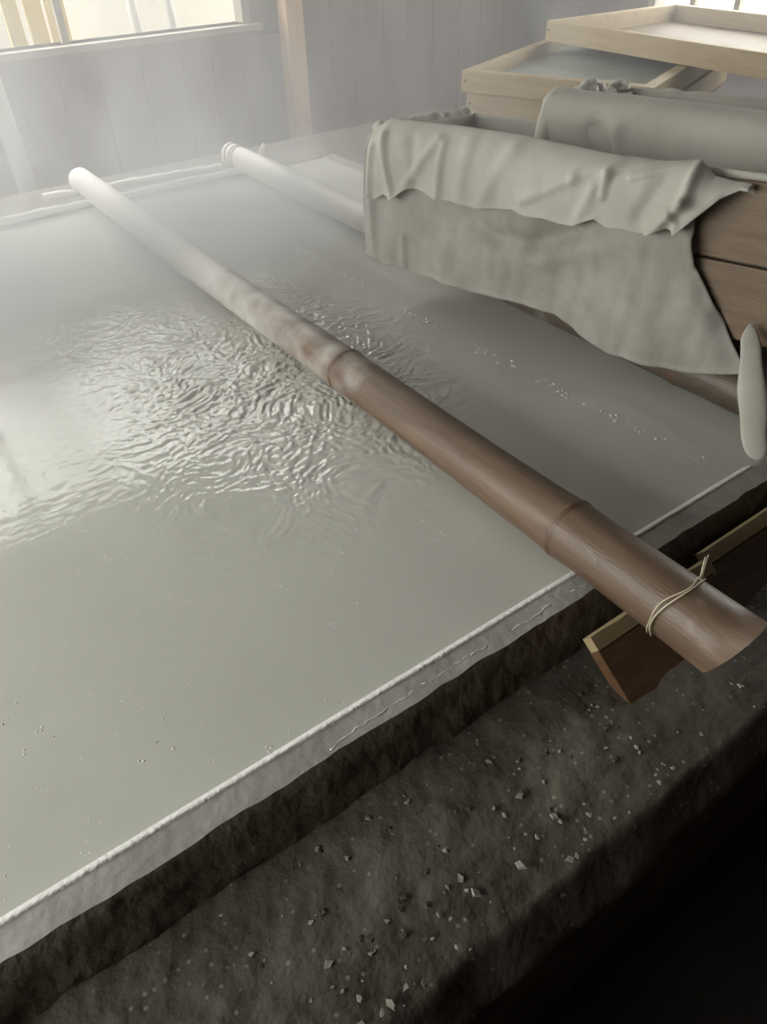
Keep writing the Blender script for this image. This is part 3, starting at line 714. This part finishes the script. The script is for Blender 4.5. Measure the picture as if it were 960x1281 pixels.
# ---------------------------------------------------------------- steam over the pan
bm = bmesh.new(); box(bm, PX0+0.05, 4.3, 0.75, YB-0.35, 0.0, 2.3)
sm = bpy.data.materials.new('drifting_steam'); sm.use_nodes = True; nt = sm.node_tree; nt.nodes.clear(); N = nt.nodes; L = nt.links
out = N.new('ShaderNodeOutputMaterial'); pv = N.new('ShaderNodeVolumePrincipled'); L.new(pv.outputs[0], out.inputs['Volume'])
pv.inputs['Color'].default_value = (0.82, 0.82, 0.84, 1); pv.inputs['Anisotropy'].default_value = 0.0
tc = N.new('ShaderNodeTexCoord'); mp = N.new('ShaderNodeMapping'); mp.inputs['Scale'].default_value = (1.5, 1.5, 0.8); L.new(tc.outputs['Object'], mp.inputs[0])
no = N.new('ShaderNodeTexNoise'); no.inputs['Scale'].default_value = 1.9; no.inputs['Detail'].default_value = 3; no.inputs['Distortion'].default_value = 0.7; L.new(mp.outputs[0], no.inputs['Vector'])
r0 = N.new('ShaderNodeMapRange'); r0.inputs[1].default_value = 0.40; r0.inputs[2].default_value = 0.64; L.new(no.outputs[0], r0.inputs[0])
sp = N.new('ShaderNodeSeparateXYZ'); L.new(tc.outputs['Object'], sp.inputs[0])
def rng(sock, a, b, c, d):
    q = N.new('ShaderNodeMapRange'); q.interpolation_type = 'SMOOTHSTEP'
    q.inputs[1].default_value = a; q.inputs[2].default_value = b; q.inputs[3].default_value = c; q.inputs[4].default_value = d; L.new(sock, q.inputs[0]); return q.outputs[0]
def mth(op, a, b):
    q = N.new('ShaderNodeMath'); q.operation = op
    for i, s in enumerate((a, b)):
        if isinstance(s, (int, float)): q.inputs[i].default_value = s
        else: L.new(s, q.inputs[i])
    return q.outputs[0]
my = mth('MULTIPLY', rng(sp.outputs[1], 1.3, 2.6, 0.0, 1.0), rng(sp.outputs[1], 3.2, 3.9, 1.0, 0.3)); mxx = rng(sp.outputs[0], 0.9, 2.0, 1.0, 0.25); mz = rng(sp.outputs[2], 0.3, 1.8, 1.0, 0.25)
low = mth('MULTIPLY', mth('MULTIPLY', mth('MULTIPLY', rng(sp.outputs[1], 1.95, 2.45, 0.0, 1.0), rng(sp.outputs[1], 2.55, 3.1, 1.0, 0.02)), rng(sp.outputs[2], 0.04, 0.34, 1.0, 0.0)), mth('MULTIPLY', rng(sp.outputs[0], 1.15, 1.9, 1.0, 0.2), mth('ADD', mth('MULTIPLY', r0.outputs[0], 4.5), 3.0)))
dens = mth('ADD', low, mth('MULTIPLY', mth('MULTIPLY', my, mxx), mth('MULTIPLY', mz, mth('ADD', mth('MULTIPLY', r0.outputs[0], 0.85), 0.22))))
dens = mth('ADD', dens, 0.03)
L.new(dens, pv.inputs['Density'])
st = obj('steam', bm, sm); tag(st, 'white steam drifting over the far half of the pan', 'steam', None, 'stuff')

# foam flecks drifting in a line over the sunken divider
v, f = [], []
for i in range(230):
    t = random.random()**0.8; y = 0.66+t*1.75
    dn = 0.5+noise.noise(Vector((0, y*7, 2)))
    if random.random() > dn*1.2: continue
    x = 1.352-0.07*math.sin(min(1, max(0, (y-0.6)/1.3))*math.pi*0.5)+random.gauss(0, 0.009); r = random.uniform(0.0010, 0.0042); s0 = len(v)
    for (el, rr) in ((0, 1), (0.35, 0.75)):
        for q in range(7): v.append((x+r*rr*math.cos(q*0.8976)*random.uniform(.7, 1.2), y+r*rr*1.6*math.sin(q*0.8976), 0.3+BZ+r*el*0.9))
    v.append((x, y, 0.3+BZ+r*0.5))
    for q in range(7):
        f.append((s0+q, s0+(q+1) % 7, s0+7+(q+1) % 7, s0+7+q)); f.append((s0+7+q, s0+7+(q+1) % 7, s0+14))
fo = data('foam', v, f, M['salt'], brine); fo['kind'] = 'stuff'

# timber bearers that carry the crates on the hearth side
for lab, cr, xx, Lc, Hc in (('timber bearer under the crumpled cloth crate', crate1, W1-0.09, L1, H1), ('timber bearer under the smooth cloth crate', crate2, W2-0.09, L2, H2)):
    o = boxobj('timber_bearer', xx, xx+0.08, -Lc-0.05, -0.02, -Hc-0.081, -Hc-0.001, M['cratewood'], None, 0.004)
    o.matrix_world = cr.matrix_world.copy(); tag(o, lab, 'timber')
